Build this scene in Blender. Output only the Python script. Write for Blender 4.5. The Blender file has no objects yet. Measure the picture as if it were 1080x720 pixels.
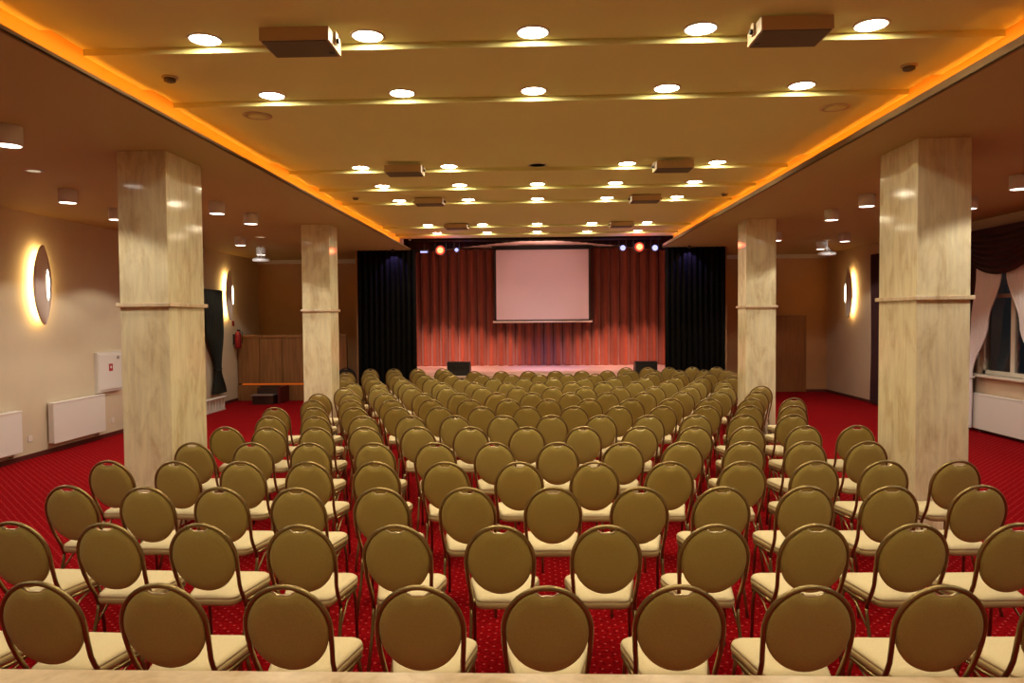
import bpy, bmesh, math, random
from mathutils import Vector, Matrix
PI = math.pi
rnd = random.Random(7)
scene = bpy.context.scene
col = scene.collection

# ------------------------------------------------------------------ materials
def mat(name, color, rough=.6, metal=0., spec=.5, emit=None, estr=0., var=0., vscale=8., stretch=(1, 1, 1),
        bump=0., bscale=60., sheen=0., trans=0., alpha=1., color2=None, coat=0.):
    m = bpy.data.materials.new(name); m.use_nodes = True
    nt = m.node_tree; b = nt.nodes['Principled BSDF']
    def setin(k, v):
        if k in b.inputs: b.inputs[k].default_value = v
    setin('Base Color', (*color, 1)); setin('Roughness', rough); setin('Metallic', metal)
    setin('Specular IOR Level', spec); setin('Sheen Weight', sheen); setin('Transmission Weight', trans)
    setin('Alpha', alpha); setin('Coat Weight', coat); setin('Coat Roughness', .08)
    if emit: setin('Emission Color', (*emit, 1)); setin('Emission Strength', estr)
    if var or color2 or bump:
        tc = nt.nodes.new('ShaderNodeTexCoord'); mp = nt.nodes.new('ShaderNodeMapping')
        mp.inputs['Scale'].default_value = stretch
        nt.links.new(tc.outputs['Object'], mp.inputs['Vector'])
    if var or color2:
        n = nt.nodes.new('ShaderNodeTexNoise'); n.inputs['Scale'].default_value = vscale
        n.inputs['Detail'].default_value = 5
        nt.links.new(mp.outputs['Vector'], n.inputs['Vector'])
        r = nt.nodes.new('ShaderNodeValToRGB')
        c2 = color2 or tuple(c * (1 - var) for c in color)
        r.color_ramp.elements[0].position = .32; r.color_ramp.elements[1].position = .68
        r.color_ramp.elements[0].color = (*c2, 1); r.color_ramp.elements[1].color = (*color, 1)
        nt.links.new(n.outputs['Fac'], r.inputs['Fac']); nt.links.new(r.outputs['Color'], b.inputs['Base Color'])
    if bump:
        n2 = nt.nodes.new('ShaderNodeTexNoise'); n2.inputs['Scale'].default_value = bscale
        nt.links.new(mp.outputs['Vector'], n2.inputs['Vector'])
        bp = nt.nodes.new('ShaderNodeBump'); bp.inputs['Strength'].default_value = bump
        bp.inputs['Distance'].default_value = .01
        nt.links.new(n2.outputs['Fac'], bp.inputs['Height']); nt.links.new(bp.outputs['Normal'], b.inputs['Normal'])
    return m

def carpet_mat():
    m = mat('red_carpet', (.26, .004, .006), rough=1., spec=.02)
    nt = m.node_tree; b = nt.nodes['Principled BSDF']
    tc = nt.nodes.new('ShaderNodeTexCoord')
    mp = nt.nodes.new('ShaderNodeMapping'); mp.inputs['Scale'].default_value = (15, 15, 15)
    mp.inputs['Rotation'].default_value = (0, 0, PI / 4)
    nt.links.new(tc.outputs['Object'], mp.inputs['Vector'])
    fr = nt.nodes.new('ShaderNodeVectorMath'); fr.operation = 'FRACTION'
    nt.links.new(mp.outputs['Vector'], fr.inputs[0])
    sb = nt.nodes.new('ShaderNodeVectorMath'); sb.operation = 'SUBTRACT'; sb.inputs[1].default_value = (.5, .5, 0)
    nt.links.new(fr.outputs[0], sb.inputs[0])
    ab = nt.nodes.new('ShaderNodeVectorMath'); ab.operation = 'ABSOLUTE'; nt.links.new(sb.outputs[0], ab.inputs[0])
    sp = nt.nodes.new('ShaderNodeSeparateXYZ'); nt.links.new(ab.outputs[0], sp.inputs[0])
    mx = nt.nodes.new('ShaderNodeMath'); mx.operation = 'MAXIMUM'
    nt.links.new(sp.outputs['X'], mx.inputs[0]); nt.links.new(sp.outputs['Y'], mx.inputs[1])
    lt = nt.nodes.new('ShaderNodeMath'); lt.operation = 'LESS_THAN'; lt.inputs[1].default_value = .11
    nt.links.new(mx.outputs[0], lt.inputs[0])
    ns = nt.nodes.new('ShaderNodeTexNoise'); ns.inputs['Scale'].default_value = 45
    nt.links.new(tc.outputs['Object'], ns.inputs['Vector'])
    rp = nt.nodes.new('ShaderNodeValToRGB')
    rp.color_ramp.elements[0].position = .35; rp.color_ramp.elements[1].position = .7
    rp.color_ramp.elements[0].color = (.17, .002, .004, 1); rp.color_ramp.elements[1].color = (.33, .005, .008, 1)
    nt.links.new(ns.outputs['Fac'], rp.inputs['Fac'])
    mix = nt.nodes.new('ShaderNodeMix'); mix.data_type = 'RGBA'
    nt.links.new(lt.outputs[0], mix.inputs[0]); nt.links.new(rp.outputs['Color'], mix.inputs[6])
    mix.inputs[7].default_value = (.50, .06, .06, 1)
    nt.links.new(mix.outputs[2], b.inputs['Base Color'])
    return m

def marble_mat(name, light, dark, rough=.16):
    m = mat(name, light, rough=rough, spec=.5)
    nt = m.node_tree; b = nt.nodes['Principled BSDF']
    tc = nt.nodes.new('ShaderNodeNewGeometry')
    mp = nt.nodes.new('ShaderNodeMapping'); mp.inputs['Scale'].default_value = (2.2, 2.2, .8)
    nt.links.new(tc.outputs['Position'], mp.inputs['Vector'])
    n = nt.nodes.new('ShaderNodeTexNoise'); n.inputs['Scale'].default_value = 2.6; n.inputs['Detail'].default_value = 8
    n.inputs['Roughness'].default_value = .62; n.inputs['Distortion'].default_value = .6
    nt.links.new(mp.outputs['Vector'], n.inputs['Vector'])
    r = nt.nodes.new('ShaderNodeValToRGB'); e = r.color_ramp.elements
    e[0].position = .34; e[0].color = (*dark, 1); e[1].position = .62; e[1].color = (*light, 1)
    x = e.new(.5); x.color = (*[(.75 * a + .25 * c) for a, c in zip(light, dark)], 1)
    nt.links.new(n.outputs['Fac'], r.inputs['Fac'])
    mp2 = nt.nodes.new('ShaderNodeMapping'); mp2.inputs['Scale'].default_value = (11, 11, .8)
    nt.links.new(tc.outputs['Position'], mp2.inputs['Vector'])
    n2 = nt.nodes.new('ShaderNodeTexNoise'); n2.inputs['Scale'].default_value = 3; n2.inputs['Detail'].default_value = 4
    nt.links.new(mp2.outputs['Vector'], n2.inputs['Vector'])
    mix = nt.nodes.new('ShaderNodeMix'); mix.data_type = 'RGBA'; mix.blend_type = 'MULTIPLY'
    mr = nt.nodes.new('ShaderNodeMapRange'); mr.inputs[1].default_value = .3; mr.inputs[2].default_value = .6
    mr.inputs[3].default_value = .88; mr.inputs[4].default_value = 1.0
    nt.links.new(n2.outputs['Fac'], mr.inputs[0])
    cb = nt.nodes.new('ShaderNodeCombineColor')
    for k in range(3): nt.links.new(mr.outputs[0], cb.inputs[k])
    mix.inputs[0].default_value = 1
    nt.links.new(r.outputs['Color'], mix.inputs[6]); nt.links.new(cb.outputs[0], mix.inputs[7])
    nt.links.new(mix.outputs[2], b.inputs['Base Color'])
    return m

def emis(name, color, strength):
    m = bpy.data.materials.new(name); m.use_nodes = True
    nt = m.node_tree; nt.nodes.clear()
    o = nt.nodes.new('ShaderNodeOutputMaterial'); e = nt.nodes.new('ShaderNodeEmission')
    e.inputs['Color'].default_value = (*color, 1); e.inputs['Strength'].default_value = strength
    nt.links.new(e.outputs[0], o.inputs['Surface'])
    return m

# ------------------------------------------------------------------ mesh helpers
class MB:
    """collects shapes and links them as one mesh object"""
    def __init__(s): s.bm = bmesh.new()
    def box(s, x0, x1, y0, y1, z0, z1, bev=0.):
        t = bmesh.new()
        bmesh.ops.create_cube(t, size=1)
        for v in t.verts:
            v.co = Vector((x0 + (v.co.x + .5) * (x1 - x0), y0 + (v.co.y + .5) * (y1 - y0), z0 + (v.co.z + .5) * (z1 - z0)))
        if bev: bmesh.ops.bevel(t, geom=list(t.edges), offset=bev, segments=2, affect='EDGES', profile=.5)
        s._merge(t); return s
    def _merge(s, t):
        me = bpy.data.meshes.new('tmp'); t.to_mesh(me); t.free(); s.bm.from_mesh(me); bpy.data.meshes.remove(me)
    def quad(s, *p):
        s.bm.faces.new([s.bm.verts.new(q) for q in p]); return s
    def tube(s, path, r, seg=10, closed=False, cap=True, flat=None):
        pts = [Vector(p) for p in path]; n = len(pts); rings = []; prev = None
        for i, p in enumerate(pts):
            a = pts[(i - 1) % n] if (closed or i > 0) else p
            b = pts[(i + 1) % n] if (closed or i < n - 1) else p
            d = (b - a).normalized()
            if prev is None:
                ref = Vector((0, 0, 1)) if abs(d.z) < .9 else Vector((0, 1, 0))
                u = d.cross(ref).normalized()
            else:
                u = (prev - d * prev.dot(d)).normalized()
            prev = u; w = d.cross(u)
            rr = r[i] if isinstance(r, (list, tuple)) else r
            rings.append([s.bm.verts.new(p + u * rr * math.cos(2 * PI * k / seg) + w * rr * math.sin(2 * PI * k / seg)) for k in range(seg)])
        m = n if closed else n - 1
        for i in range(m):
            A, B = rings[i], rings[(i + 1) % n]
            for k in range(seg): s.bm.faces.new((A[k], A[(k + 1) % seg], B[(k + 1) % seg], B[k]))
        if cap and not closed:
            s.bm.faces.new(rings[0][::-1]); s.bm.faces.new(rings[-1])
        return s
    def lathe(s, prof, seg=24, c=(0, 0, 0), axis='z'):
        rings = []
        for r, h in prof:
            ring = []
            for k in range(seg):
                a = 2 * PI * k / seg; x, y = r * math.cos(a), r * math.sin(a)
                q = {'z': (x, y, h), 'x': (h, x, y), 'y': (x, h, y)}[axis]
                ring.append(s.bm.verts.new((c[0] + q[0], c[1] + q[1], c[2] + q[2])))
            rings.append(ring)
        for A, B in zip(rings, rings[1:]):
            for k in range(seg): s.bm.faces.new((A[k], A[(k + 1) % seg], B[(k + 1) % seg], B[k]))
        if prof[0][0] > 1e-6: s.bm.faces.new(rings[0][::-1])
        if prof[-1][0] > 1e-6: s.bm.faces.new(rings[-1])
        return s
    def grid(s, f, nu, nv):
        V = [[s.bm.verts.new(f(i / nu, j / nv)) for j in range(nv + 1)] for i in range(nu + 1)]
        for i in range(nu):
            for j in range(nv): s.bm.faces.new((V[i][j], V[i + 1][j], V[i + 1][j + 1], V[i][j + 1]))
        return s
    def loft(s, rings, cap0=True, cap1=True):
        R = [[s.bm.verts.new(p) for p in ring] for ring in rings]; n = len(R[0])
        for A, B in zip(R, R[1:]):
            for k in range(n): s.bm.faces.new((A[k], A[(k + 1) % n], B[(k + 1) % n], B[k]))
        if cap0: s.bm.faces.new(R[0][::-1])
        if cap1: s.bm.faces.new(R[-1])
        return s
    def prism(s, pts, y0, y1, axis='y'):
        f = {'y': lambda a, b, h: (a, h, b), 'x': lambda a, b, h: (h, a, b), 'z': lambda a, b, h: (a, b, h)}[axis]
        return s.loft([[f(a, b, y0) for a, b in pts], [f(a, b, y1) for a, b in pts]])
    def build(s, name, m, parent=None, smooth=False, sub=0, double=False, thick=0.):
        bmesh.ops.remove_doubles(s.bm, verts=s.bm.verts, dist=1e-6)
        bmesh.ops.recalc_face_normals(s.bm, faces=s.bm.faces)
        me = bpy.data.meshes.new(name); s.bm.to_mesh(me); s.bm.free()
        for mm in (m if isinstance(m, (list, tuple)) else [m]): me.materials.append(mm)
        if smooth:
            for p in me.polygons: p.use_smooth = True
        o = bpy.data.objects.new(name, me); col.objects.link(o)
        if parent is not None: o.parent = parent
        if thick:
            md = o.modifiers.new('thickness', 'SOLIDIFY'); md.thickness = thick; md.offset = 0
        if sub:
            md = o.modifiers.new('smooth', 'SUBSURF'); md.levels = sub; md.render_levels = sub
        return o

def smooth_by_angle(o, deg=40):
    me = o.data
    for p in me.polygons: p.use_smooth = True
    bm = bmesh.new(); bm.from_mesh(me)
    for e in bm.edges:
        if len(e.link_faces) == 2 and e.calc_face_angle(0) > math.radians(deg): e.smooth = False
    bm.to_mesh(me); bm.free()
    return o

def tag(o, label, cat, group=None):
    o['label'] = label; o['category'] = cat
    if group: o['group'] = group
    return o
def thing(name, label, cat, loc=(0, 0, 0), rz=0., group=None):
    o = bpy.data.objects.new(name, None); col.objects.link(o); o.location = loc; o.rotation_euler = (0, 0, rz)
    o.empty_display_size = .1
    return tag(o, label, cat, group)
def struct(o):
    o['kind'] = 'structure'; return o
def lamp(name, kind, loc, energy, color, parent=None, rot=None, target=None, size=None, blend=.3, radius=.05):
    l = bpy.data.lights.new(name, kind); l.energy = energy; l.color = color
    if kind == 'SPOT': l.spot_size = math.radians(size or 120); l.spot_blend = blend
    if kind in ('SPOT', 'POINT'): l.shadow_soft_size = radius
    o = bpy.data.objects.new(name, l); col.objects.link(o); o.location = loc
    if target is not None:
        o.rotation_euler = (Vector(target) - Vector(loc)).to_track_quat('-Z', 'Y').to_euler()
    elif rot: o.rotation_euler = rot
    if parent is not None: o.parent = parent
    return o
ORD = ['first', 'second', 'third', 'fourth', 'fifth', 'sixth', 'seventh', 'eighth', 'ninth', 'tenth', 'eleventh',
       'twelfth', 'thirteenth', 'fourteenth', 'fifteenth', 'sixteenth']
ROWS = [
    [(-2.79,3.09),(-2.23,3.08),(-1.67,3.06),(-1.1,3.05),(-0.52,3.05),(0.04,3.05),(0.62,3.07),(1.17,3.07),(1.74,3.08),(2.28,3.1)],
    [(-3.03,4.01),(-2.47,3.99),(-1.92,3.98),(-1.35,3.96),(-0.79,3.96),(-0.21,3.95),(0.38,3.96),(0.98,3.98),(1.54,3.99),(2.09,4.0),(2.64,4.01)],
    [(-3.3,4.91),(-2.74,4.87),(-2.2,4.86),(-1.65,4.84),(-1.07,4.84),(-0.48,4.85),(0.1,4.86),(0.7,4.86),(1.25,4.87),(1.82,4.89),(2.39,4.89),(2.99,4.91)],
    [(-3.54,5.79),(-2.97,5.77),(-2.42,5.76),(-1.87,5.74),(-1.31,5.73),(-0.74,5.72),(-0.15,5.72),(0.46,5.72),(1.06,5.73),(1.63,5.74),(2.21,5.75),(2.76,5.75),(3.32,5.75)],
    [(-3.26,6.65),(-2.7,6.65),(-2.14,6.63),(-1.52,6.62),(-0.96,6.62),(-0.39,6.62),(0.19,6.62),(0.79,6.62),(1.35,6.64),(1.91,6.65),(2.48,6.65),(3.02,6.64)],
    [(-3.37,7.62),(-2.9,7.6),(-2.38,7.59),(-1.84,7.6),(-1.28,7.6),(-0.71,7.59),(-0.11,7.58),(0.49,7.57),(1.08,7.58),(1.65,7.57),(2.21,7.58),(2.8,7.59),(3.35,7.59)],
    [(-3.21,8.48),(-2.65,8.46),(-2.08,8.46),(-1.51,8.47),(-0.97,8.46),(-0.4,8.47),(0.17,8.47),(0.76,8.46),(1.31,8.45),(1.87,8.45),(2.43,8.46),(3.0,8.47)],
    [(-3.46,9.32),(-2.92,9.32),(-2.39,9.32),(-1.83,9.32),(-1.28,9.32),(-0.71,9.32),(-0.13,9.32),(0.48,9.32),(1.05,9.32),(1.62,9.32),(2.18,9.32),(2.74,9.32),(3.3,9.32)],
    [(-3.21,10.16),(-2.67,10.16),(-2.08,10.16),(-1.5,10.16),(-0.95,10.16),(-0.4,10.16),(0.17,10.16),(0.74,10.16),(1.33,10.16),(1.89,10.16),(2.43,10.16),(3.01,10.16),(3.6,10.16)],
    [(-3.4,11.06),(-2.91,11.06),(-2.36,11.06),(-1.76,11.06),(-1.2,11.06),(-0.62,11.06),(-0.07,11.06),(0.52,11.06),(1.08,11.06),(1.65,11.06),(2.23,11.06),(2.81,11.06),(3.36,11.06)],
    [(-3.23,11.96),(-2.66,11.96),(-2.08,11.96),(-1.49,11.96),(-0.9,11.96),(-0.31,11.96),(0.27,11.96),(0.82,11.96),(1.38,11.96),(1.96,11.96),(2.54,11.96),(3.12,11.96),(3.71,11.96)],
    [(-3.34,12.86),(-2.86,12.86),(-2.32,12.86),(-1.71,12.86),(-1.12,12.86),(-0.52,12.86),(0.05,12.86),(0.63,12.86),(1.19,12.86),(1.75,12.86),(2.34,12.86),(2.86,12.86),(3.34,12.86)],
    [(-3.73,13.76),(-3.15,13.76),(-2.6,13.76),(-2.02,13.76),(-1.43,13.76),(-0.83,13.76),(-0.24,13.76),(0.33,13.76),(0.91,13.76),(1.48,13.76),(2.07,13.76),(2.63,13.76),(3.15,13.76),(3.71,13.76)],
    [(-3.93,14.66),(-3.42,14.66),(-2.86,14.66),(-2.31,14.66),(-1.76,14.66),(-1.13,14.66),(-0.51,14.66),(0.06,14.66),(0.62,14.66),(1.18,14.66),(1.78,14.66),(2.34,14.66),(2.92,14.66),(3.49,14.66),(3.99,14.66)],
    [(-4.16,15.56),(-3.65,15.56),(-3.1,15.56),(-2.54,15.56),(-1.97,15.56),(-1.35,15.56),(-0.77,15.56),(-0.19,15.56),(0.41,15.56),(0.97,15.56),(1.52,15.56),(2.03,15.56),(2.54,15.56),(3.07,15.56),(3.6,15.56),(4.09,15.56)],
    [(-3.84,16.46),(-3.3,16.46),(-2.75,16.46),(-2.17,16.46),(2.04,16.46),(2.53,16.46),(3.01,16.46),(3.55,16.46),(4.09,16.46)],
]

# ------------------------------------------------------------------ palette
WARM = (1.0, .84, .56); WARM2 = (1.0, .90, .74); AMBER = (1.0, .34, .03)
M = dict(
    carpet=carpet_mat(),
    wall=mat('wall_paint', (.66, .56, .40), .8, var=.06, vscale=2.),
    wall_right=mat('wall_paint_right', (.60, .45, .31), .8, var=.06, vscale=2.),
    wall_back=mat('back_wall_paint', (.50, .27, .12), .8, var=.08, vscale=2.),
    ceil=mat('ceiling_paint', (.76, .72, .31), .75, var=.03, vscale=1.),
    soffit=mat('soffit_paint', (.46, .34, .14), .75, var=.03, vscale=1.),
    gutter=mat('gutter_amber_glow_tint', (.72, .40, .075), .8),  # soffit paint tinted amber to deepen the cove glow
    lip=mat('lip_paint', (.24, .15, .06), .9),
    base=mat('baseboard_wood', (.10, .02, .015), .5),
    marble=marble_mat('travertine', (.88, .81, .55), (.68, .56, .33), .09),
    ledge=marble_mat('ledge_marble', (.80, .66, .46), (.58, .42, .24), .25),
    seat=mat('seat_fabric_lit_tone', (.68, .575, .35), .85, spec=.2, var=.14, vscale=240, bump=.25, bscale=300),  # same cloth as the back, lightened as if lit from above
    band=mat('seat_side_fabric_shaded', (.50, .39, .19), .85, spec=.2, var=.14, vscale=240, bump=.25, bscale=300),  # seat cloth darkened for the shade on its edge
    back=mat('back_fabric_shaded_tone', (.44, .345, .095), .8, spec=.25, var=.22, vscale=260, bump=.25, bscale=320, sheen=.1),  # same cloth as the seat, darkened for its shaded upright face
    frame=mat('antique_gold_tube', (.27, .20, .085), .36, metal=.9),
    trim=mat('handle_trim_gold', (.75, .64, .40), .3, metal=.6),
    black_fabric=mat('black_chair_fabric', (.012, .010, .010), .8),
    black=mat('black_plastic', (.012, .012, .013), .45),
    black_curtain=mat('black_velvet', (.0045, .004, .0035), .95, spec=.1),
    valance=mat('dark_maroon_velvet', (.018, .006, .006), .95, spec=.1),
    red_curtain=mat('russet_velvet', (.23, .055, .03), .85, spec=.15, sheen=.25),
    screen=mat('screen_fabric', (.84, .75, .83), .8),
    white=mat('white_enamel', (.80, .77, .72), .35),
    white_dim=mat('white_plastic', (.70, .67, .62), .5),
    sheer=mat('sheer_voile', (.88, .83, .84), .8, sheen=.2),
    swag=mat('dark_brown_satin', (.035, .014, .009), .5),
    maroon=mat('dark_maroon_drape', (.045, .006, .008), .8),
    green=mat('dark_green_drape', (.016, .018, .011), .85),
    glass=mat('window_glass', (.9, .95, .9), .02, trans=1., spec=.5),
    pvc=mat('window_frame_white', (.74, .66, .54), .4),
    wood=mat('oak_veneer', (.36, .165, .055), .42, var=.35, vscale=3., stretch=(6, 6, .5)),
    wood_door=mat('door_veneer', (.30, .115, .035), .42, var=.25, vscale=3., stretch=(6, 6, .5)),
    darkwood=mat('dark_step_wood', (.05, .018, .012), .45, var=.3, vscale=4.),
    redpaint=mat('red_paint', (.30, .010, .012), .4),
    sign_red=mat('sign_red', (.45, .012, .015), .35),
    darkred=mat('dark_red_panel', (.10, .006, .006), .5),
    stage=mat('stage_boards', (.72, .52, .44), .35, var=.15, vscale=2., stretch=(1, 9, 1)),
    stage_ceil=mat('stage_ceiling_paint', (.80, .66, .60), .8),
    spk=mat('beige_cabinet', (.58, .44, .26), .5),
    grille=mat('grey_grille', (.15, .12, .08), .7, var=.2, vscale=200),
    steel=mat('grey_steel', (.45, .43, .40), .35, metal=.8),
    disc=emis('lamp_glow', (1, .87, .62), 58),
    cyl_disc=emis('cylinder_lamp_glow', (1, .9, .74), 7),
    dim_disc=emis('dim_lamp_glow', (1, .8, .5), .6),
    cove=emis('amber_tube_glow', (1.0, .36, .03), 4),
    booth_strip=emis('orange_strip_glow', (1.0, .17, .015), .42),
    slit=emis('sconce_slit_glow', (1, .92, .72), 9),
    halo=emis('sconce_halo_glow', (1, .66, .24), 24),
    sconce=mat('sconce_plate', (.74, .64, .56), .45),
    red_lens=emis('red_lens_glow', (1, .05, .02), 1.6), red_core=emis('red_lens_core', (1, .50, .20), 1.9),
    blue_lens=emis('blue_lens_glow', (.42, .42, 1), 1.9), violet_lens=emis('violet_lens_glow', (.35, .25, 1), 4),
)

# ------------------------------------------------------------------ the room
XL, XR, YB, YF = -7.72, 7.87, 19.75, -3.0
ZS, ZM, ZC = 3.74, 4.015, 4.062     # soffit, raised ceiling, ceiling inside the light channels
XI, XG = 3.035, 3.29               # soffit lip, back of the cove gutter
struct(MB().box(XL - .2, XR + .2, YF - .2, 22.2, -.2, 0).build('floor', M['carpet']))
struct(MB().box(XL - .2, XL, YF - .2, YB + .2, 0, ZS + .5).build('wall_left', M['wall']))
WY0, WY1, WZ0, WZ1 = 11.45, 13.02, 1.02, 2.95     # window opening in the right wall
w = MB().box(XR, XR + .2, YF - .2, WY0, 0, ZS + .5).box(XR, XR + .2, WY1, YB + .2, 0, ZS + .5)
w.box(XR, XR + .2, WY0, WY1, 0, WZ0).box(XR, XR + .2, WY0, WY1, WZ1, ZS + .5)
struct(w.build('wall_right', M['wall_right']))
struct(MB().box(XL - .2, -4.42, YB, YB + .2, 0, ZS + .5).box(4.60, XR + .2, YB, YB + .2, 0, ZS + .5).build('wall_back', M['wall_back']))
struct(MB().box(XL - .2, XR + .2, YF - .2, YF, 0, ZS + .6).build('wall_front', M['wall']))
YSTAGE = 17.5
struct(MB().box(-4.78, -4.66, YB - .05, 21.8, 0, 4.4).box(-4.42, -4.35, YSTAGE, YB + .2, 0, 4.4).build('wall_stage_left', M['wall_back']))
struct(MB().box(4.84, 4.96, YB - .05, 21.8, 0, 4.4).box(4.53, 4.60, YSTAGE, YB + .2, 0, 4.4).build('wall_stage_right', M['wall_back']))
struct(MB().box(-4.78, 4.96, 21.6, 21.8, 0, 4.4).build('wall_stage_back', M['stage_ceil']))
struct(MB().box(-4.78, 4.96, YSTAGE, 21.8, 4.16, 4.4).build('ceiling_stage', M['stage_ceil']))
# soffits on both sides, with the lip of the cove
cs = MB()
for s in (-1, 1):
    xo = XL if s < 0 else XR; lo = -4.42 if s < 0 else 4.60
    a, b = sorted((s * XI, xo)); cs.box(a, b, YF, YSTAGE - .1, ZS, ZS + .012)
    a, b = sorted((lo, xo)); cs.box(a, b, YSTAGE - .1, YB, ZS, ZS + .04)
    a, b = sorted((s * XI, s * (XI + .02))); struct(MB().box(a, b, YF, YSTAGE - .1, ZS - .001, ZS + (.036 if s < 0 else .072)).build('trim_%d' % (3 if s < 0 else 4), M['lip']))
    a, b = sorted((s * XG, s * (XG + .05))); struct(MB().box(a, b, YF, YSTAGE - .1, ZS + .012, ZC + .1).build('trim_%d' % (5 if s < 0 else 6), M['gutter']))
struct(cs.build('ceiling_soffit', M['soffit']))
# raised ceiling: strips between the light channels
LROWS = [(5.06, .33, .135), (6.345, .36, .15), (9.40, .55, .14), (10.735, .35, .14), (12.06, .35, .15), (15.25, .38, .15), (16.62, .34, .16)]
HID = [(3.74, .34, .14), (1.9, .34, .14), (.6, .34, .14), (-.7, .34, .14), (-2.0, .34, .14)]
cm = MB(); edges = [YF]
for y, n, f in sorted(LROWS + HID): edges += [y - n, y + f]
edges.append(YSTAGE - .1)
for a, b in zip(edges[::2], edges[1::2]): cm.box(-XG, XG, a, b, ZM, ZC + .1)
for a, b in zip(edges[1::2], edges[2::2]): cm.box(-XG, XG, a, b, ZC, ZC + .1)
struct(cm.build('ceiling', M['ceil']))
# baseboards and cornice
struct(MB().box(XL, XL + .02, YF, YB, 0, .07).build('baseboard_left', M['base']))
struct(MB().box(XR - .02, XR, YF, YB, 0, .07).build('baseboard_right', M['base']))
struct(MB().box(4.60, XR, YB - .02, YB, 0, .07).build('baseboard_back', M['base']))
struct(MB().box(XL, -4.42, YB - .05, YB, 3.62, 3.73).build('trim_1', M['wall']))
struct(MB().box(4.60, XR, YB - .05, YB, 3.62, 3.73).build('trim_2', M['wall']))
# door leaf in the back wall on the right
d = struct(MB().box(6.45, 7.26, YB - .04, YB, .005, 2.03, .004).build('door_1', M['wood_door']))
MB().box(6.40, 6.45, YB - .05, YB, .005, 2.08).box(7.26, 7.31, YB - .05, YB, .005, 2.08).box(6.45, 7.26, YB - .05, YB, 2.03, 2.08).build('door_frame', M['wood_door'], d)

# cove lamps hidden in the gutters
for s, nm in ((-1, 'left'), (1, 'right')):
    o = MB().box(min(s * 3.06, s * 3.072), max(s * 3.06, s * 3.072), YF + .05, YSTAGE - .15, ZS + .013, ZS + .033).build('cove_light', M['cove'])
    l = bpy.data.lights.new('amber_tube', 'AREA'); l.shape = 'RECTANGLE'; l.size = YSTAGE - .3 - YF; l.size_y = .012
    l.energy = 21; l.color = AMBER; l.spread = math.radians(44)
    lo_ = bpy.data.objects.new('amber_tube', l); col.objects.link(lo_); lo_.parent = o
    d = Vector((s * math.cos(math.radians(41)), 0, math.sin(math.radians(41))))
    yax = d.cross(Vector((0, 1, 0))).normalized()
    lo_.matrix_world = Matrix(((0, yax.x, -d.x, s * 3.068), (1, yax.y, -d.y, (YF + YSTAGE) / 2 - .1), (0, yax.z, -d.z, ZS + .036), (0, 0, 0, 1)))
    tag(o, 'amber light strip glowing in the %s ceiling cove' % nm, 'light strip', 'cove light strips')

# ------------------------------------------------------------------ stage
st = thing('stage', 'raised wooden stage below the russet curtain', 'stage', (0, YSTAGE, 0))
MB().box(-4.33, 4.51, 0, 4.05, .60, .66).build('stage_floor', M['stage'], st)
MB().box(-4.33, 4.51, .03, .06, 0, .60).build('stage_front', M['darkwood'], st)

def pleats(name, label, x0, x1, y, z0, z1, n, amp, m, cat='curtain', group=None, seed=1, tight=.0):
    r = random.Random(seed); ph = [r.uniform(-.5, .5) for _ in range(n + 2)]; am = [r.uniform(.7, 1.25) for _ in range(n + 2)]
    def f(u, v):
        t = u * n; k = int(min(t, n - 1)); fr = t - k
        a = (am[k] * (1 - fr) + am[k + 1] * fr) * amp * (.75 + .25 * (1 - v))
        p = (ph[k] * (1 - fr) + ph[k + 1] * fr) * (1.0 - .5 * v)
        c = abs(math.sin(PI * (t + .30 * p)))
        wob = 1 - 2 * c ** .75
        return (x0 + (x1 - x0) * (u + .25 * p / n * math.sin(PI * u)), y + a * wob, z0 + (z1 - z0) * v)
    return tag(MB().grid(f, n * 12, 6).build(name, m, smooth=True), label, cat, group)

pleats('stage_curtain', 'russet red pleated backdrop curtain across the back of the stage', -4.3, 4.45, 21.25, .67, 4.10, 31, .165, M['red_curtain'], seed=4)
pleats('side_curtain', 'black leg curtain at the left side of the stage', -4.33, -2.90, 17.30, .03, 3.73, 11, .05, M['black_curtain'], group='black side curtains', seed=2)
pleats('side_curtain', 'black leg curtain at the right side of the stage', 3.08, 4.52, 17.30, .03, 3.73, 11, .05, M['black_curtain'], group='black side curtains', seed=3)
def valance(u, v):
    x = -3.22 + 6.62 * u; e = abs(2 * u - 1)
    zb = 3.93 - .30 * max(0, e - .12) ** 1.2 / .88 ** 1.2
    return (x, 17.47 + .025 * math.sin(u * 2 * PI * 34) * (1 - .4 * v), zb + (4.10 - zb) * v )
tag(MB().grid(valance, 340, 4).build('stage_valance', M['valance'], smooth=True), 'dark scalloped valance hanging along the top of the stage opening', 'valance')

# projection screen
sc = thing('projection_screen', 'pale pull-down projection screen hanging in front of the stage curtain', 'screen', (.18, 20.75, 1.93))
MB().box(-1.33, 1.33, -.004, .004, .09, 2.10).build('screen_fabric', M['screen'], sc)
MB().box(-1.385, -1.33, -.005, .005, .05, 2.14).box(1.33, 1.385, -.005, .005, .05, 2.14).box(-1.385, 1.385, -.005, .005, 2.10, 2.14).box(-1.385, 1.385, -.005, .005, .05, .09).build('screen_border', M['black'], sc)
MB().tube([(-1.43, 0, .03), (1.43, 0, .03)], .028, 12).build('bottom_bar', M['white'], sc, smooth=True)
MB().box(-1.45, 1.45, -.05, .06, 2.14, 2.21, .01).build('screen_housing', M['black'], sc)

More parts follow.
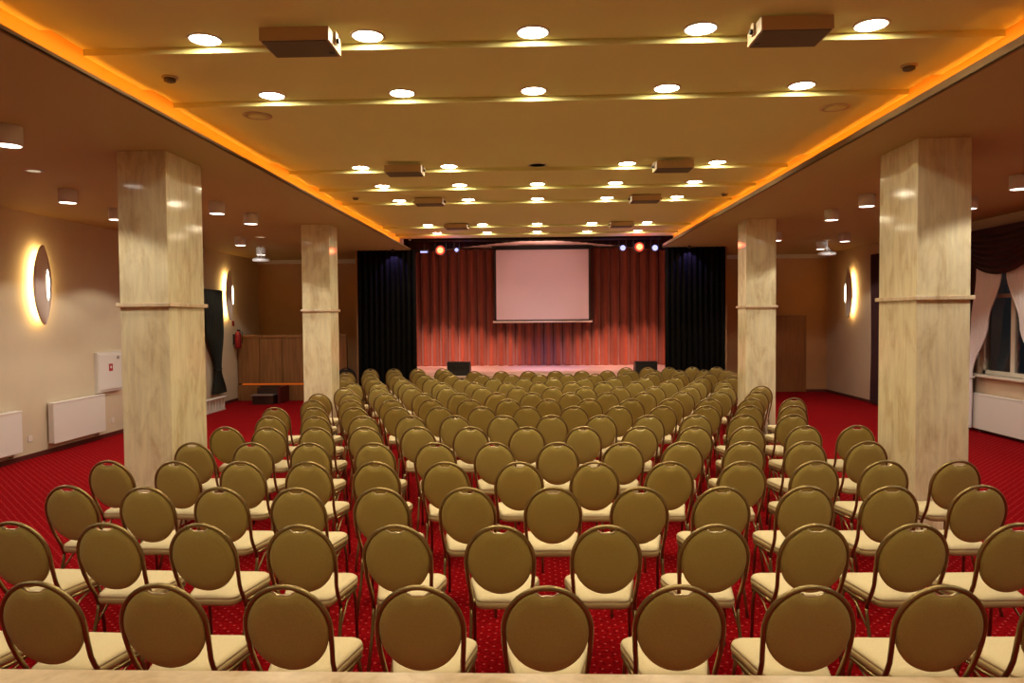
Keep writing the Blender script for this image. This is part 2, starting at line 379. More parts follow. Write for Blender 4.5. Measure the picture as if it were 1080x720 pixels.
# stage monitors
def monitor(x, y, label, sc_=1.):
    t = thing('stage_monitor', label, 'speaker', (x, y, .66), 0, 'stage monitor wedges')
    w, h, dp = .28 * sc_, .34 * sc_, .42 * sc_
    MB().prism([(0, 0), (dp, 0), (dp, h * .55), (dp * .55, h), (0, h)], -w, w, 'x').build('cabinet', M['black'], t)
    g = MB().quad((-w * .9, dp * 1.002 + .003, h * .05), (w * .9, dp + .003, h * .05), (w * .9, dp + .003, h * .5), (-w * .9, dp + .003, h * .5))
    g.build('front_grille', M['grille'], t)
    for s in (-1, 1): MB().box(s * w * .35 - .05, s * w * .35 + .05, -.012, 0, h * .6, h * .7).build('handle', M['black'], t)
    return t
monitor(-1.93, 17.62, 'black wedge monitor on the left of the stage front')
monitor(2.69, 17.66, 'black wedge monitor on the right of the stage front', .95)

# stage lamps
tr = thing('lighting_bar', 'dark lighting bar hidden behind the valance', 'bar', (0, 17.36, 0))
MB().tube([(-2.95, 0, 3.945), (3.0, 0, 3.945)], .022, 10).build('pipe', M['black'], tr, smooth=True)
for x in (-2.6, 2.8): MB().tube([(x, 0, 3.967), (x, 0, 4.06)], .012, 8).build('hanger', M['black'], tr)
def stage_lamp(x, z, kind, label, y=17.22, r=.075):
    t = thing('stage_spotlight', label, 'stage lamp', (x, y, z), 0, 'coloured stage lamps')
    MB().lathe([(r * .7, .22), (r, .16), (r, -.02), (r * .92, -.02), (r * .9, .01)], 20, axis='y').build('can', M['black'], t, smooth=True)
    red = kind == 'red_core'
    MB().lathe([(r * .88, 0), (r * .6, -.018), (0.0, -.024)], 20, axis='y').build('lens', M['red_lens' if red else kind], t, smooth=True)
    if red: MB().lathe([(r * .62, -.026), (0, -.03)], 20, axis='y').build('bulb_glow', M[kind], t)
    lamp('bulb', 'POINT', (0, -.16, 0), 5 if red else 2, (1, .08, .03) if red else (.25, .25, 1), t, radius=.05)
    MB().tube([(-r - .012, .06, 0), (-r - .012, .06, 3.93 - z), (r + .012, .06, 3.93 - z), (r + .012, .06, 0)], .006, 6).build('yoke', M['black'], t)
    return t
stage_lamp(-2.29, 3.71, 'red_core', 'glowing red stage lamp left of the screen', r=.12)
stage_lamp(-1.90, 3.715, 'blue_lens', 'small blue stage lamp nearest the screen on the left', r=.05)
stage_lamp(2.07, 3.717, 'blue_lens', 'pale blue stage lamp nearest the screen on the right', r=.07)
stage_lamp(2.46, 3.735, 'red_core', 'glowing red stage lamp right of the screen', r=.12)
stage_lamp(2.83, 3.71, 'blue_lens', 'blue stage lamp outermost right of the screen', r=.075)
t = thing('stage_spotlight', 'flat white floodlight left of the red stage lamp', 'stage lamp', (-2.69, 17.25, 3.68))
MB().box(-.10, .10, 0, .08, -.03, .05, .008).build('housing', M['black'], t)
MB().box(-.085, .085, -.012, 0, -.022, .015, .004).build('lens', M['blue_lens'], t)
MB().tube([(0, .04, .05), (0, .04, .21)], .01, 6).build('bracket', M['black'], t)
for x, nm in ((-3.42, 'left'), (3.62, 'right')):
    t = thing('violet_spotlight', 'small violet lamp at the top of the %s black curtain' % nm, 'stage lamp', (x, 17.12, 3.735), 0, 'violet lamps')
    MB().lathe([(.04, 0), (.04, -.05), (.032, -.05)], 14).build('can', M['black'], t, smooth=True)
    MB().lathe([(.03, -.045), (0, -.045)], 14).build('lens', M['violet_lens'], t)
    lamp('bulb', 'SPOT', (0, -.0, -.055), 30, (.35, .25, 1), t, rot=(math.radians(18), 0, 0), size=95, radius=.02)
t = thing('ceiling_spot', 'tiny spotlight where the left cove meets the valance', 'spotlight', (-3.02, 17.2, 3.98))
MB().lathe([(.03, .03), (.03, -.03), (.02, -.03)], 12).build('can', M['steel'], t, smooth=True)
MB().lathe([(.019, -.028), (0, -.028)], 12).build('lens', M['blue_lens'], t)
# beams onto the stage; the screen and ceiling spots are added fill
for x in (-3.2, -2.35, -1.2, 1.4, 2.52, 3.4):
    lamp('red_stage_beam', 'SPOT', (x, 19.0, 3.95), 9, (1, .30, .12), target=(x * .78, 21.3, .9), size=62, blend=.8, radius=.06)
for x, sz, e in ((-3.6, 24, 800), (-2.7, 24, 1050), (-1.85, 22, 1050), (-1.0, 17, 1000), (-.5, 15, 400), (1.05, 15, 400), (1.6, 18, 900), (2.3, 23, 1050), (3.2, 24, 800)):
    lamp('amber_stage_beam', 'SPOT', (x * .9, 17.95, 3.85), e, (1, .46, .32), target=(x, 21.2, .95), size=sz, blend=.9, radius=.06)
lamp('violet_stage_beam', 'SPOT', (.2, 18.2, 3.9), 420, (.55, .40, 1), target=(.3, 20.2, .66), size=44, blend=.7, radius=.06)
lamp('screen_fill_spot', 'SPOT', (.2, 17.75, 2.2), 30, (1, .70, .68), target=(.18, 20.75, 3.0), size=54, blend=.6, radius=.1)  # spot with no lamp, added to brighten the screen
for x in (-2.6, -.9, 1.2, 2.9): lamp('stage_floor_beam', 'SPOT', (x * .9, 18.2, 3.9), 420, (1, .56, .50), target=(x, 19.9, .66), size=52, blend=.9, radius=.06)
for x in (-2.2, .2, 2.6): lamp('stage_ceiling_fill', 'SPOT', (x, 19.3, 3.15), 80, (1, .55, .45), target=(x, 19.3, 4.16), size=108, blend=.7, radius=.1)  # upward spots with no lamps, added to brighten the stage ceiling

# ------------------------------------------------------------------ marble columns
def column(xc, s, y0, y1, w, label):
    t = thing('marble_column', label, 'column', (xc, (y0 + y1) / 2, 0), 0, 'marble columns')
    hy = (y1 - y0) / 2; hx = w / 2; zr = 2.215
    MB().box(-hx, hx, -hy, hy, 0, zr, .004).build('lower_shaft', M['marble'], t)
    MB().box(-hx - .03, hx + .03, -hy - .03, hy + .03, zr, zr + .04, .006).build('ring_moulding', M['ledge'], t)
    MB().box(-hx, hx, -hy, hy, zr + .04, ZS, .004).build('upper_shaft', M['marble'], t)
    return t
column(-3.61 - .245, -1, 6.95, 7.70, .49, 'near left marble column with a ring moulding')
column(3.61 + .25, 1, 6.95, 7.70, .50, 'near right marble column with a ring moulding')
column(-3.61 - .25, -1, 12.5, 13.0, .50, 'far left marble column beside the black stage curtain')
column(3.61 + .255, 1, 12.5, 13.0, .51, 'far right marble column near the wooden door')

# marble ledge in front of the camera
t = thing('marble_ledge', 'pale marble ledge along the bottom edge of the view', 'ledge', (0, 1.42, 0))
MB().box(-3.2, 3.2, -.16, .135, 1.265, 1.30, .006).build('ledge_top', M['ledge'], t)
MB().box(-3.15, 3.15, -.12, .10, 0, 1.265).build('ledge_wall', M['wall'], t)

# ------------------------------------------------------------------ ceiling fixtures
def make_downlight(lit=True):
    t = thing('downlight', 'x', 'downlight')
    MB().lathe([(.103, -.001), (.103, -.008), (.118, -.006), (.121, 0)], 32).build('trim_ring', M['white_dim'], t, smooth=True)
    MB().lathe([(.104, -.004), (.0, -.004)], 32).build('lamp_disc', M['disc'] if lit else M['grille'], t)
    return t
def copy_tree(o, parent=None):
    c = o.copy(); col.objects.link(c)
    if parent is not None: c.parent = parent
    for ch in list(o.children): copy_tree(ch, c)
    return c
DX = 1.157
ROWNAME = ['nearest', 'second nearest', 'third nearest', 'fourth nearest', 'third farthest', 'second farthest', 'farthest']
proto = None; spot_data = None
def down_spot(x, y, e=1.0):
    global spot_data
    o = lamp('downlight_and_fill_beam', 'SPOT', (x, y, ZC - .02), 1, WARM, rot=(0, 0, 0), size=108, blend=.35, radius=.07)
    if spot_data is None: spot_data = o.data; spot_data.energy = E_DOWN
    else: o.data = spot_data
    return o
POS = ['leftmost', 'second from left', 'middle', 'second from right', 'rightmost']
E_DOWN = 46
for i, (y, n, f) in enumerate(LROWS):
    for k in range(5):
        x = (k - 2) * DX + (.03 if i >= 2 else -.01)
        lit = not (i == 2 and k == 2)
        if not lit:
            t = make_downlight(False)
            lab = 'unlit round downlight in the middle of the third nearest row'
        else:
            t = proto if proto is None else copy_tree(proto)
            if proto is None: proto = t = make_downlight(True)
            lab = 'bright round ceiling downlight, %s in the %s lamp row' % (POS[k], ROWNAME[i])
            down_spot(x, y)
        t.location = (x, y, ZC); tag(t, lab, 'downlight', 'downlights in the raised ceiling')
for k in range(5): down_spot((k - 2) * DX, 3.74)  # unseen row without fittings, added to light the near chairs
for y, e in ((1.9, 26), (.6, 16), (-1.2, 16)):  # unseen bare spots, added as fill for chair backs and ledge
    for k in range(5): lamp('rear_fill_beam', 'SPOT', ((k - 2) * DX, y, ZM - .03), e, WARM, rot=(0, 0, 0), size=142, blend=.55, radius=.07)

def make_cylinder_lamp():
    t = thing('ceiling_lamp', 'x', 'ceiling lamp')
    MB().lathe([(.104, 0), (.107, -.004), (.107, -.165), (.098, -.168), (.096, -.16)], 28).build('lamp_body', M['white_dim'], t, smooth=True)
    MB().lathe([(.096, -.164), (0, -.164)], 28).build('lamp_disc', M['cyl_disc'], t)
    return t
CYL = [(-4.47, 6.00, 'white cylinder ceiling lamp at the left edge of the photo'),
       (-5.90, 8.92, 'white cylinder ceiling lamp left of the near left column'),
       (-6.20, 10.47, 'white cylinder ceiling lamp half hidden by the near left column'),
       (-4.48, 10.01, 'white cylinder ceiling lamp just right of the near left column'),
       (-4.445, 11.12, 'white cylinder ceiling lamp second to the right of the near left column'),
       (-5.925, 14.27, 'white cylinder ceiling lamp above the far left wall sconce'),
       (-6.33, 16.4, 'white cylinder ceiling lamp just behind the left ceiling projector'),
       (4.665, 11.54, 'white cylinder ceiling lamp farther left of the near right column'),
       (4.575, 10.14, 'white cylinder ceiling lamp close to the left side of near right column'),
       (6.29, 14.90, 'white cylinder ceiling lamp above the right wall sconce'),
       (6.47, 16.58, 'white cylinder ceiling lamp just behind the right ceiling projector'),
       (4.81, 14.59, 'white cylinder ceiling lamp right beside the far right column'),
       (6.17, 10.50, 'white cylinder ceiling lamp just right of the near right column'),
       (5.825, 8.90, 'white cylinder ceiling lamp at the right edge of the photo')]
cp = None; cyl_data = None
E_CYL = 74
def cyl_spot(x, y):
    global cyl_data
    o = lamp('cylinder_and_fill_beam', 'SPOT', (x, y, ZS - .19), 1, WARM2, rot=(0, 0, 0), size=124, blend=.18, radius=.06)
    if cyl_data is None: cyl_data = o.data; cyl_data.energy = E_CYL
    else: o.data = cyl_data
for x, y, lab in CYL:
    if cp is None: t = cp = make_cylinder_lamp()
    else: t = copy_tree(cp)
    t.location = (x, y, ZS); tag(t, lab, 'ceiling lamp', 'cylinder ceiling lamps'); cyl_spot(x, y)
for x, y in [(-6.1, 6.6), (-6.0, 4.2), (-4.5, 2.0), (6.0, 6.4), (4.5, 6.0), (6.0, 4.2), (4.5, 2.0), (-6.1, 12.2)]:  # extra spots without lamp bodies, added out of view to light walls
    cyl_spot(x, y)

def recessed(x, y, lab):
    t = thing('recessed_downlight', lab, 'recessed lamp', (x, y, ZS), 0, 'dim recessed soffit lamps')
    MB().lathe([(.07, -.001), (.07, -.006), (.10, -.005), (.102, 0)], 24).build('trim_ring', M['white_dim'], t, smooth=True)
    MB().lathe([(.07, -.003), (0, -.003)], 24).build('lamp_disc', M['dim_disc'], t)
recessed(-5.52, 7.78, 'dim flat recessed lamp on the soffit left of the near left column')
recessed(-5.53, 14.31, 'dim flat recessed lamp on the soffit above the left ceiling projector')

def speaker(x, y, k, lab):
    t = thing('ceiling_speaker', lab, 'loudspeaker', (x, y, ZM), 0, 'boxes hung under the raised ceiling')
    s = -k
    MB().prism([(-.15, -.012), (.15, -.012), (.155, -.10), (-.155, -.10)], -.23, .23, 'x').build('cabinet', M['spk'], t)
    MB().box(-.218, .218, -.145, .145, -.106, -.099).build('grille', M['grille'], t)
    MB().box(s * .19 - .018, s * .19 + .018, .06, .09, -.109, -.106).build('badge', M['black'], t)
    b = MB()
    for q in (-1, 1): b.box(q * .24 - .006, q * .24 + .006, -.03, .03, -.075, 0)
    b.build('bracket', M['spk'], t)
    for q in (-1, 1): MB().lathe([(.018, q * .246), (.018, q * .262), (.0, q * .262)], 12, c=(0, 0, -.055), axis='x').build('knob', M['black'], t)
SP = [(4.88, 'nearest'), (9.15, 'second nearest'), (11.62, 'third nearest'), (14.78, 'farthest')]
for i, (y, nm) in enumerate(SP):
    for k, x in ((-1, (-1.58, -1.66, -1.71, -1.62)[i]), (1, (1.69, 1.73, 1.75, 1.745)[i])):
        speaker(x, y, k, 'beige box loudspeaker under the raised ceiling, %s on the %s' % (nm, 'left' if k < 0 else 'right'))
def smoke(x, y, lab):
    t = thing('smoke_detector', lab, 'smoke detector', (x, y, ZM), 0, 'smoke detectors')
    MB().lathe([(.062, 0), (.062, -.012), (.05, -.014)], 20).build('base', M['spk'], t, smooth=True)
    MB().lathe([(.045, -.014), (.045, -.034), (.03, -.042), (0, -.043)], 20).build('sensor', M['grille'], t, smooth=True)
smoke(-2.90, 5.68, 'small smoke detector by the near left cove'); smoke(2.91, 5.75, 'small smoke detector by the near right cove')
smoke(2.99, 11.53, 'small smoke detector by the far right cove'); smoke(-2.86, 11.40, 'small smoke detector by the far left cove')
for x, y, lab in ((-2.63, 6.79, 'flat round ceiling vent on the left, behind the second lamp row'), (2.80, 6.86, 'flat round ceiling vent on the right, behind the second lamp row')):
    t = thing('ceiling_vent', lab, 'vent', (x, y, ZM), 0, 'round ceiling vents')
    MB().lathe([(.135, 0), (.135, -.006), (.115, -.012), (.11, -.006)], 28).build('rim', M['spk'], t, smooth=True)
    MB().lathe([(.10, -.006), (.06, -.016), (0, -.016)], 28).build('disc', M['ceil'], t, smooth=True)

def projector(x, y, lab, k):
    t = thing('ceiling_projector', lab, 'projector', (x, y, ZS), 0, 'ceiling projectors')
    MB().lathe([(.07, 0), (.07, -.02), (.02, -.03)], 18).build('ceiling_plate', M['white'], t, smooth=True)
    MB().tube([(0, 0, -.02), (0, 0, -.25)], .018, 10).build('pole', M['white'], t, smooth=True)
    b = MB()
    for q in (-.09, .09): b.tube([(0, 0, -.14), (q, 0, -.27)], .010, 8)
    b.build('arms', M['white'], t)
    MB().lathe([(0, -.25), (.10, -.255), (.19, -.29), (.20, -.32), (.17, -.345), (0, -.35)], 24).build('body', M['white'], t, smooth=True).scale = (1, .8, 1)
    MB().lathe([(.045, .13), (.045, .175), (.035, .175), (.03, .15), (0, .15)], 16, c=(.06, 0, -.315), axis='y').build('lens', M['black'], t, smooth=True)
projector(-6.20, 16.05, 'white projector on a pole under the left soffit', 1)
projector(6.39, 16.05, 'white projector on a pole under the right soffit', -1)
lamp('projector_fill_spot', 'SPOT', (-6.2, 15.3, 3.25), 14, (1, 1, 1), target=(-6.2, 16.05, 3.43), size=40, radius=.03)  # unseen spots added in mid-air to brighten the projectors
lamp('projector_fill_spot', 'SPOT', (6.39, 15.3, 3.25), 14, (1, 1, 1), target=(6.39, 16.05, 3.43), size=40, radius=.03)

# ------------------------------------------------------------------ wall sconces
def sconce(xw, s, y, z, lab):
    """bowed pointed plate standing off the wall, with a slit of light and a halo lamp behind"""
    t = thing('wall_sconce', lab, 'wall lamp', (xw, y, z), 0, 'leaf shaped wall sconces')
    H, W, B = .61, .21, .085
    def hw(v): return W * max(0, 1 - v * v) ** .72
    def plate(u, v):
        vv = 2 * v - 1; uu = 2 * u - 1
        return (s * (.10 + B * (1 - uu * uu) * (1 - .5 * vv * vv)), hw(vv) * uu, H * vv)
    MB().grid(plate, 12, 32).build('plate', M['sconce'], t, smooth=True, thick=.006)
    def slit(u, v):
        vv = 2 * v - 1; uu = 2 * u - 1
        return (s * (.10 + B + .004), .03 * uu * (1 - abs(vv) ** 3), .24 * vv)
    MB().grid(slit, 4, 20).build('light_slit', M['slit'], t)
    def back(u, v):
        vv = 2 * v - 1; uu = 2 * u - 1
        return (s * .085, .80 * hw(vv) * uu, .92 * H * vv)
    MB().grid(back, 6, 24).build('halo_lamp', M['halo'], t)
    MB().box(min(0, s * .085), max(0, s * .085), -.03, .03, -.12, .12).build('wall_mount', M['white_dim'], t)
sconce(XL, 1, 10.86, 2.645, 'glowing pointed oval wall sconce on the near left wall')
sconce(XL, 1, 17.62, 2.70, 'glowing pointed oval wall sconce above the dark green drape')
sconce(XR, -1, 18.15, 2.62, 'glowing pointed oval wall sconce on the right wall')

# ------------------------------------------------------------------ radiators and wall fittings
def radiator(xw, s, y0, y1, z0, z1, lab, dp=.12):
    t = thing('radiator', lab, 'radiator', (xw + s * .004, (y0 + y1) / 2, 0), 0, 'flat panel radiators')
    L = (y1 - y0) / 2
    def bx(a, b, *r):
        a, b = sorted((s * a, s * b)); return MB().box(a, b, *r, .006)
    bx(dp - .02, dp, -L, L, z0, z1 - .02).build('front_panel', M['white'], t)
    bx(.03, .045, -L, L, z0, z1 - .02).build('back_panel', M['white'], t)
    bx(.02, dp + .006, -L - .006, L + .006, z1 - .025, z1).build('top_grille', M['white'], t)
    for q in (-1, 1):
        bx(.03, dp - .004, q * L - .008, q * L + .008, z0 + .01, z1 - .02).build('side_panel', M['white_dim'], t)
        bx(0, .05, q * L * .7 - .02, q * L * .7 + .02, z0 + .05, z1 - .1).build('wall_bracket', M['white_dim'], t)
    MB().tube([(s * .07, L * .8, z0 + .02), (s * .07, L * .8, z0 - .05), (s * .01, L * .8, z0 - .05)], .011, 8).build('pipe', M['steel'], t)
radiator(XL, 1, 8.9, 10.30, .15, .77, 'white panel radiator at the left edge of the photo')
radiator(XL, 1, 11.0, 12.35, .15, .80, 'white panel radiator on the left wall below the cabinet')
radiator(XR, -1, 11.14, 13.06, .06, .68, 'white panel radiator under the right window')
t = thing('hydrant_cabinet', 'white fire hose cabinet with a red sign on the left wall', 'cabinet', (XL, 12.62, 0))
MB().box(0, .06, -.37, .37, .82, 1.53, .004).build('frame', M['white_dim'], t)
dr = MB().box(.06, .075, -.34, .34, .86, 1.49, .004).build('door', M['white'], t)
MB().lathe([(.03, .075), (.03, .09), (0, .09)], 16, c=(0, .22, 1.42), axis='x').build('lock', M['steel'], dr, smooth=True)
sg = MB().box(.075, .079, -.055, .055, 1.185, 1.315).build('red_sign', M['sign_red'], dr)
MB().lathe([(.0, .081), (.026, .081), (.026, .0815), (0, .0815)], 14, c=(0, 0, 1.255), axis='x').build('white_mark', M['white'], sg)
def outlet(y, z, lab):
    t = thing('wall_outlet', lab, 'outlet', (XL, y, z), 0, 'wall outlets')
    MB().box(0, .012, -.045, .045, -.045, .045, .004).build('plate', M['white_dim'], t)
    MB().lathe([(.026, .012), (.026, .0125), (0, .0125)], 16, axis='x').build('socket', M['pvc'], t)
outlet(10.62, .30, 'white wall outlet between the two left radiators')
outlet(12.75, .28, 'white wall outlet below the white hose cabinet')
t = thing('fire_extinguisher', 'red fire extinguisher hung on the left wall by the wooden bar', 'fire extinguisher', (XL + .12, 18.03, 1.36))
MB().lathe([(0, 0), (.075, .005), (.08, .03), (.08, .33), (.06, .39), (.025, .42), (.025, .44), (0, .44)], 20).build('cylinder', M['redpaint'], t, smooth=True)
MB().box(-.02, .06, -.015, .015, .44, .475, .004).build('valve_handle', M['black'], t)
MB().tube([(.03, 0, .45), (.10, .03, .40), (.10, .03, .12)], .011, 8).build('hose', M['black'], t, smooth=True)
MB().box(-.12, -.075, -.03, .03, .1, .36).build('wall_bracket', M['black'], t)
tag(MB().box(XL, XL + .01, 17.97, 18.09, 1.93, 2.06).build('extinguisher_sign', M['redpaint']), 'small red square sign above the fire extinguisher', 'sign')
# ribbed low radiator under the green drape
t = thing('ribbed_radiator', 'low pale ribbed radiator under the dark green drape', 'radiator', (-7.3, 16.1, 0))
for k in range(8):
    y = -.72 + k * .15
    MB().box(-.03, .03, y - .022, y + .022, .03, .28, .012).build('rib', M['white_dim'], t)
MB().box(-.06, .06, -.78, .40, .28, .315, .01).build('top_rail', M['white_dim'], t)
MB().box(-.03, .03, -.76, .38, 0, .03).build('base_rail', M['white_dim'], t)

# ------------------------------------------------------------------ wooden bar with steps, back left
t = thing('wooden_bar', 'panelled wooden bar front with an orange light line, back left', 'bar', (0, 18.2, 0))
bx0, bx1 = XL + .02, -4.86
MB().box(bx0, bx1, 0, 1.45, 0, .405).build('base', M['wood'], t)
MB().box(bx0 + .12, bx1 - .05, -.004, .03, .405, .445).build('light_strip', M['booth_strip'], t)
seams = [bx0, -7.13, -6.53, -5.93, -5.36, bx1]
for a, b in zip(seams, seams[1:]): MB().box(a + .006, b - .006, .02, .06, .445, 1.62, .004).build('front_panel', M['wood'], t)
MB().box(bx0, bx1, .06, .10, .445, 1.62).build('body', M['darkwood'], t)
MB().box(bx0, bx1, -.01, .16, 1.62, 1.69, .006).build('top_rail', M['wood'], t)
t = thing('portable_steps', 'dark wooden two-tread steps against the wooden bar', 'steps', (-6.66, 17.6, 0))
MB().box(-.31, .25, .02, .55, .02, .385).build('body', M['darkwood'], t)
MB().box(-.33, .27, .25, .57, .385, .41, .004).build('tread', M['darkwood'], t)
MB().box(-.36, .20, -.30, .02, .215, .24, .004).build('tread', M['steel'], t)
MB().box(-.33, .18, -.24, .02, .0, .215).build('riser', M['darkwood'], t)
MB().box(.25, .31, -.1, .55, 0, .41).build('side_panel', M['darkred'], t)

# ------------------------------------------------------------------ drapes
def drape(name, lab, xw, s, lev, n, amp, m, cat='curtain', off=.10, group=None, extra=None):
    zs = [l[0] for l in lev]
    def f(u, v):
        z = zs[0] + (zs[-1] - zs[0]) * v
        i = 0
        while i < len(lev) - 2 and (zs[i + 1] - z) * (zs[-1] - zs[0]) < 0: i += 1
        a, b = lev[i], lev[i + 1]; t = (z - a[0]) / (b[0] - a[0]); t2 = t * t * (3 - 2 * t)
        y0 = a[1] + (b[1] - a[1]) * t2; y1 = a[2] + (b[2] - a[2]) * t2
        am = amp * min(1, abs(y1 - y0) / abs(lev[0][2] - lev[0][1]) + .35)
        return (xw + s * (off + am * math.cos(2 * PI * n * u)), y0 + (y1 - y0) * u, z)
    o = MB().grid(f, n * 10, 36).build(name, m, smooth=True)
    return tag(o, lab, cat, group)
def tieband(parent_o, xw, s, y0, y1, z, m, off=.10):
    t = MB()
    yc, hw = (y0 + y1) / 2, abs(y1 - y0) / 2
    t.tube([(xw + s * (off + .06 * math.sin(a)), yc + (hw + .012) * math.cos(a), z + .01 * math.cos(a)) for a in [2 * PI * k / 20 for k in range(20)]], .014, 8, closed=True)
    return t.build('tieback', m, parent_o, smooth=True)
o = drape('green_drape', 'dark green drape tied near the floor on the left wall', XL, 1,
      [(2.80, 16.05, 17.16), (1.9, 16.25, 17.18), (.90, 16.74, 17.05), (.32, 16.60, 17.28)], 7, .035, M['green'])
tieband(o, XL, 1, 16.74, 17.05, .90, M['green'])
drape('maroon_drape', 'dark drape on the right wall behind the near right column', XR, -1, [(3.47, 16.20, 16.93), (1.2, 16.4, 16.88), (.03, 16.35, 16.92)], 6, .03, M['maroon'], group='dark wall drapes')
# right window
wn = struct(MB().box(XR + .06, XR + .12, WY0, WY0 + .07, WZ0, WZ1).box(XR + .06, XR + .12, WY1 - .07, WY1, WZ0, WZ1)
    .box(XR + .06, XR + .12, WY0, WY1, WZ1 - .07, WZ1).box(XR + .06, XR + .12, WY0, WY1, WZ0, WZ0 + .07)
    .box(XR + .06, XR + .12, WY0 + .07, WY1 - .07, 2.35, 2.42).box(XR + .06, XR + .12, 12.18, 12.28, WZ0 + .07, WZ1 - .07).build('window_1', M['pvc']))
MB().box(XR + .085, XR + .095, WY0 + .07, WY1 - .07, WZ0 + .07, WZ1 - .07).build('pane', M['glass'], wn)
MB().box(XR - .12, XR + .06, WY0 - .04, WY1 + .04, WZ0 - .045, WZ0, .006).build('window_sill', M['pvc'], wn)
YC = 12.08
def swag(u, v):
    uu = 2 * u - 1
    d = .70 * math.sqrt(max(0, 1 - uu * uu)) * v
    rip = .022 * math.sin(v * 2 * PI * 7 + .6 * uu)
    return (XR - .27 - rip - .05 * math.sin(PI * v), YC + 1.02 * uu, 3.46 - d - .03 * v)
tag(MB().grid(swag, 48, 84).build('curtain_swag', M['swag'], smooth=True), 'dark brown draped swag over the right window', 'swag')
tag(MB().box(XR - .17, XR, YC - 1.25, YC + 1.25, 3.46, 3.54, .006).build('pelmet', M['swag']), 'dark pelmet board above the right window', 'pelmet')
for q, nm in ((1, 'left'), (-1, 'right')):
    a = drape('sheer_curtain', 'white sheer curtain tied back on the %s of the window' % nm, XR, -1,
              [(3.40, YC + q * .0, YC + q * .72), (2.75, YC + q * .06, YC + q * .74), (1.9, YC + q * .40, YC + q * .88), (1.02, YC + q * .84, YC + q * 1.03), (.80, YC + q * .84, YC + q * 1.02), (.06, YC + q * .86, YC + q * 1.08)],
              8, .02, M['sheer'], off=.175, group='sheer window curtains')
    tieband(a, XR, -1, YC + q * .84, YC + q * 1.03, .97, M['sheer'], off=.175)
    drape('maroon_drape', 'dark maroon drape at the %s of the right window' % nm, XR, -1, [(3.46, YC + q * .80, YC + q * 1.2), (2.2, YC + q * 1.0, YC + q * 1.23), (.03, YC + q * 1.04, YC + q * 1.24)], 4, .016, M['maroon'], off=.05, group='dark wall drapes')

# ------------------------------------------------------------------ banquet chairs
def make_chair():
    t = thing('banquet_chair', 'x', 'chair')
    # outline of the seat: narrower behind, rounded corners
    def outline(inset, z, dome=0):
        pts = []
        hb, hf, yb, yf, r = .152 - inset, .215 - inset, -.205 + inset, .215 - inset, max(.055 - inset * .5, .012)
        for cx, cy, a0, rr in ((hf - r * 1.15, yf - r * 1.15, 0, r * 1.15), (-hf + r * 1.15, yf - r * 1.15, 90, r * 1.15), (-hb + r, yb + r, 180, r), (hb - r, yb + r, 270, r)):
            for k in range(6):
                a = math.radians(a0 + 90 * k / 5); pts.append((cx + rr * math.cos(a), cy + rr * math.sin(a), z))
        return pts
    MB().loft([outline(.05, .472), outline(.02, .468), outline(.006, .458), outline(0, .444)], cap0=True, cap1=True).build('seat', M['seat'], t, smooth=True)
    MB().loft([outline(.001, .4435), outline(.0, .425), outline(.004, .405), outline(.02, .400)], True, True).build('seat_side_band', M['band'], t, smooth=True)
    ring = [(-.166, -.07, .391), (-.180, .0, .390)] + outline(.012, .390)[6:12][::-1] + outline(.012, .390)[0:6][::-1] + [(.180, .0, .390), (.166, -.07, .391)]
    MB().tube(ring, .0105, 8).build('seat_frame', M['frame'], t, smooth=True)
    tilt = math.tan(math.radians(14))
    yb0 = -.205
    def bp(x, z, dy=0.): return (x, yb0 - (z - .46) * tilt + dy, z)
    # back frame arch, down to seat level
    R, zc, RZ = .192, .711, .207
    side = [(.180, .375, .062), (.179, .41, .056), (.177, .45, .044), (.177, .49, .028), (.180, .54, .013), (.186, .60, .004), (.190, .66, 0)]
    path = [bp(-x, z, d) for x, z, d in side] + [bp(-R * math.cos(a), zc + RZ * math.sin(a)) for a in [PI * k / 22 for k in range(23)]] + [bp(x, z, d) for x, z, d in side[::-1]]
    MB().tube(path, .0118, 10).build('back_frame', M['frame'], t, smooth=True)
    # round back pad with a hand-grip dip at the top
    rings = []
    N = 56
    def pad(scale, dy):
        o = []
        for k in range(N):
            a = 2 * PI * k / N
            x, z = math.sin(a), math.cos(a)
            r = .1830
            th = a if a < PI else a - 2 * PI
            dip = .029 * math.exp(-(th / .27) ** 6)
            rr = (r - dip) * scale
            o.append(bp(rr * x, .706 + 1.115 * rr * z, dy))
        return o
    MB().loft([pad(.35, -.024), pad(.72, -.022), pad(.93, -.017), pad(.99, -.009), pad(1, 0), pad(.99, .012), pad(.93, .022), pad(.72, .032), pad(.35, .036)]).build('back_pad', M['back'], t, smooth=True)
    arc = []
    for k in range(13):
        th = -.30 + .60 * k / 12
        dip = .0275 * math.exp(-(th / .27) ** 6); rr = .1830 - dip
        arc.append(bp(rr * math.sin(th), .706 + 1.115 * rr * math.cos(th), -.005))
    MB().tube(arc, .0055, 8).build('hand_grip', M['trim'], t, smooth=True)
    for s in (-1, 1):
        yl = yb0 + .083
        MB().tube([(s * .180, yl, .375), (s * .180, yl - .008, .33), (s * .182, yl - .05, .20), (s * .188, yl - .135, .0)], .0105, 8).build('leg', M['frame'], t, smooth=True)
        MB().tube([(s * .190, .150, .388), (s * .193, .180, .30), (s * .197, .205, .0)], .0105, 8).build('leg', M['frame'], t, smooth=True)
        MB().tube([(s * .181, yl - .035, .25), (s * .184, .0, .355), (s * .188, .10, .383)], .007, 6).build('side_brace', M['frame'], t, smooth=True)
    return t
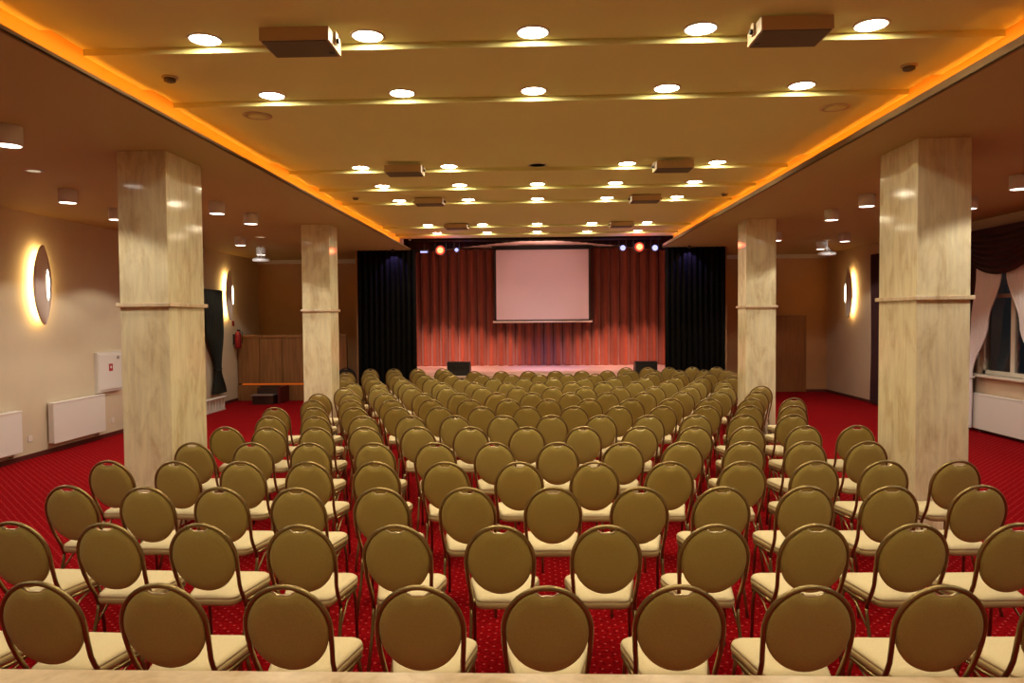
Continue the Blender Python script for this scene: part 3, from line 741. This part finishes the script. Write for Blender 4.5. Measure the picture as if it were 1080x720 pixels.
NROW = ['nearest row', 'second nearest row', 'third nearest row', 'fourth nearest row', 'fifth nearest row', 'sixth nearest row',
        'seventh nearest row', 'eighth nearest row', 'eighth row from the stage', 'seventh row from the stage', 'sixth row from the stage', 'fifth row from the stage',
        'fourth row from the stage', 'third row from the stage', 'second row from the stage', 'short row closest to the stage']
APEX = .205 + .46 * math.tan(math.radians(14))
chair0 = None
for i, row in enumerate(ROWS):
    n = len(row)
    for k, (x, y) in enumerate(row):
        if chair0 is None: c = chair0 = make_chair()
        else: c = copy_tree(chair0)
        rz = math.radians(rnd.uniform(-1.6, 1.6) + 1.2 * (x / 3.5))
        c.location = (x, y + APEX, 0); c.rotation_euler = (0, 0, rz)
        if i == 15:
            side = 'left' if k < 4 else 'right'
            kk = k if k < 4 else k - 4; m_ = 4 if k < 4 else 5
            pos = ('leftmost' if kk == 0 else 'rightmost' if kk == m_ - 1 else ORD[kk] + ' from left')
        elif k == 0: pos = 'leftmost'
        elif k == n - 1: pos = 'rightmost'
        elif k < n / 2: pos = ORD[k] + ' from left'
        else: pos = ORD[n - 1 - k] + ' from right'
        lab = 'round-back gold chair, %s in the %s half of the last row' % (pos, side) if i == 15 else 'gold round-back banquet chair, %s in the %s' % (pos, NROW[i])
        tag(c, lab, 'chair', 'banquet chairs in rows')
# one chair with dark upholstery beside the far left column
c = copy_tree(chair0)
c.name = 'banquet_chair'
c.location = (-4.40, 16.42 + APEX, 0); c.rotation_euler = (0, 0, 0); c.scale = (1.12, 1, 1.03)
tag(c, 'black upholstered round-back chair just right of the far left column', 'chair')
for ch in c.children:
    ch.data = ch.data.copy(); ch.data.materials[0] = M['black_fabric']

# ------------------------------------------------------------------ camera, world, look
yaw, pitch, roll = .0341, .0331, -.0083
right = Vector((math.cos(yaw), math.sin(yaw), 0)); f0 = Vector((-math.sin(yaw), math.cos(yaw), 0)); zz = Vector((0, 0, 1))
fwd = f0 * math.cos(pitch) - zz * math.sin(pitch); up = f0 * math.sin(pitch) + zz * math.cos(pitch)
R2 = right * math.cos(roll) + up * math.sin(roll); U2 = up * math.cos(roll) - right * math.sin(roll)
cam_d = bpy.data.cameras.new('camera'); cam_d.sensor_width = 36; cam_d.lens = 757 / 1080 * 36; cam_d.clip_start = .05; cam_d.clip_end = 200
cam = bpy.data.objects.new('camera', cam_d); col.objects.link(cam)
cam.matrix_world = Matrix(((R2.x, U2.x, -fwd.x, 0), (R2.y, U2.y, -fwd.y, 0), (R2.z, U2.z, -fwd.z, 2.08), (0, 0, 0, 1)))
scene.camera = cam
wd = bpy.data.worlds.new('night'); wd.use_nodes = True
wd.node_tree.nodes['Background'].inputs['Color'].default_value = (.02, .025, .03, 1)
wd.node_tree.nodes['Background'].inputs['Strength'].default_value = .3
scene.world = wd
scene.view_settings.view_transform = 'Standard'
scene.view_settings.look = 'None'
scene.view_settings.exposure = 0
scene.cycles.use_denoising = True
scene.cycles.max_bounces = 8
scene.cycles.diffuse_bounces = 5
scene.cycles.sample_clamp_indirect = 6
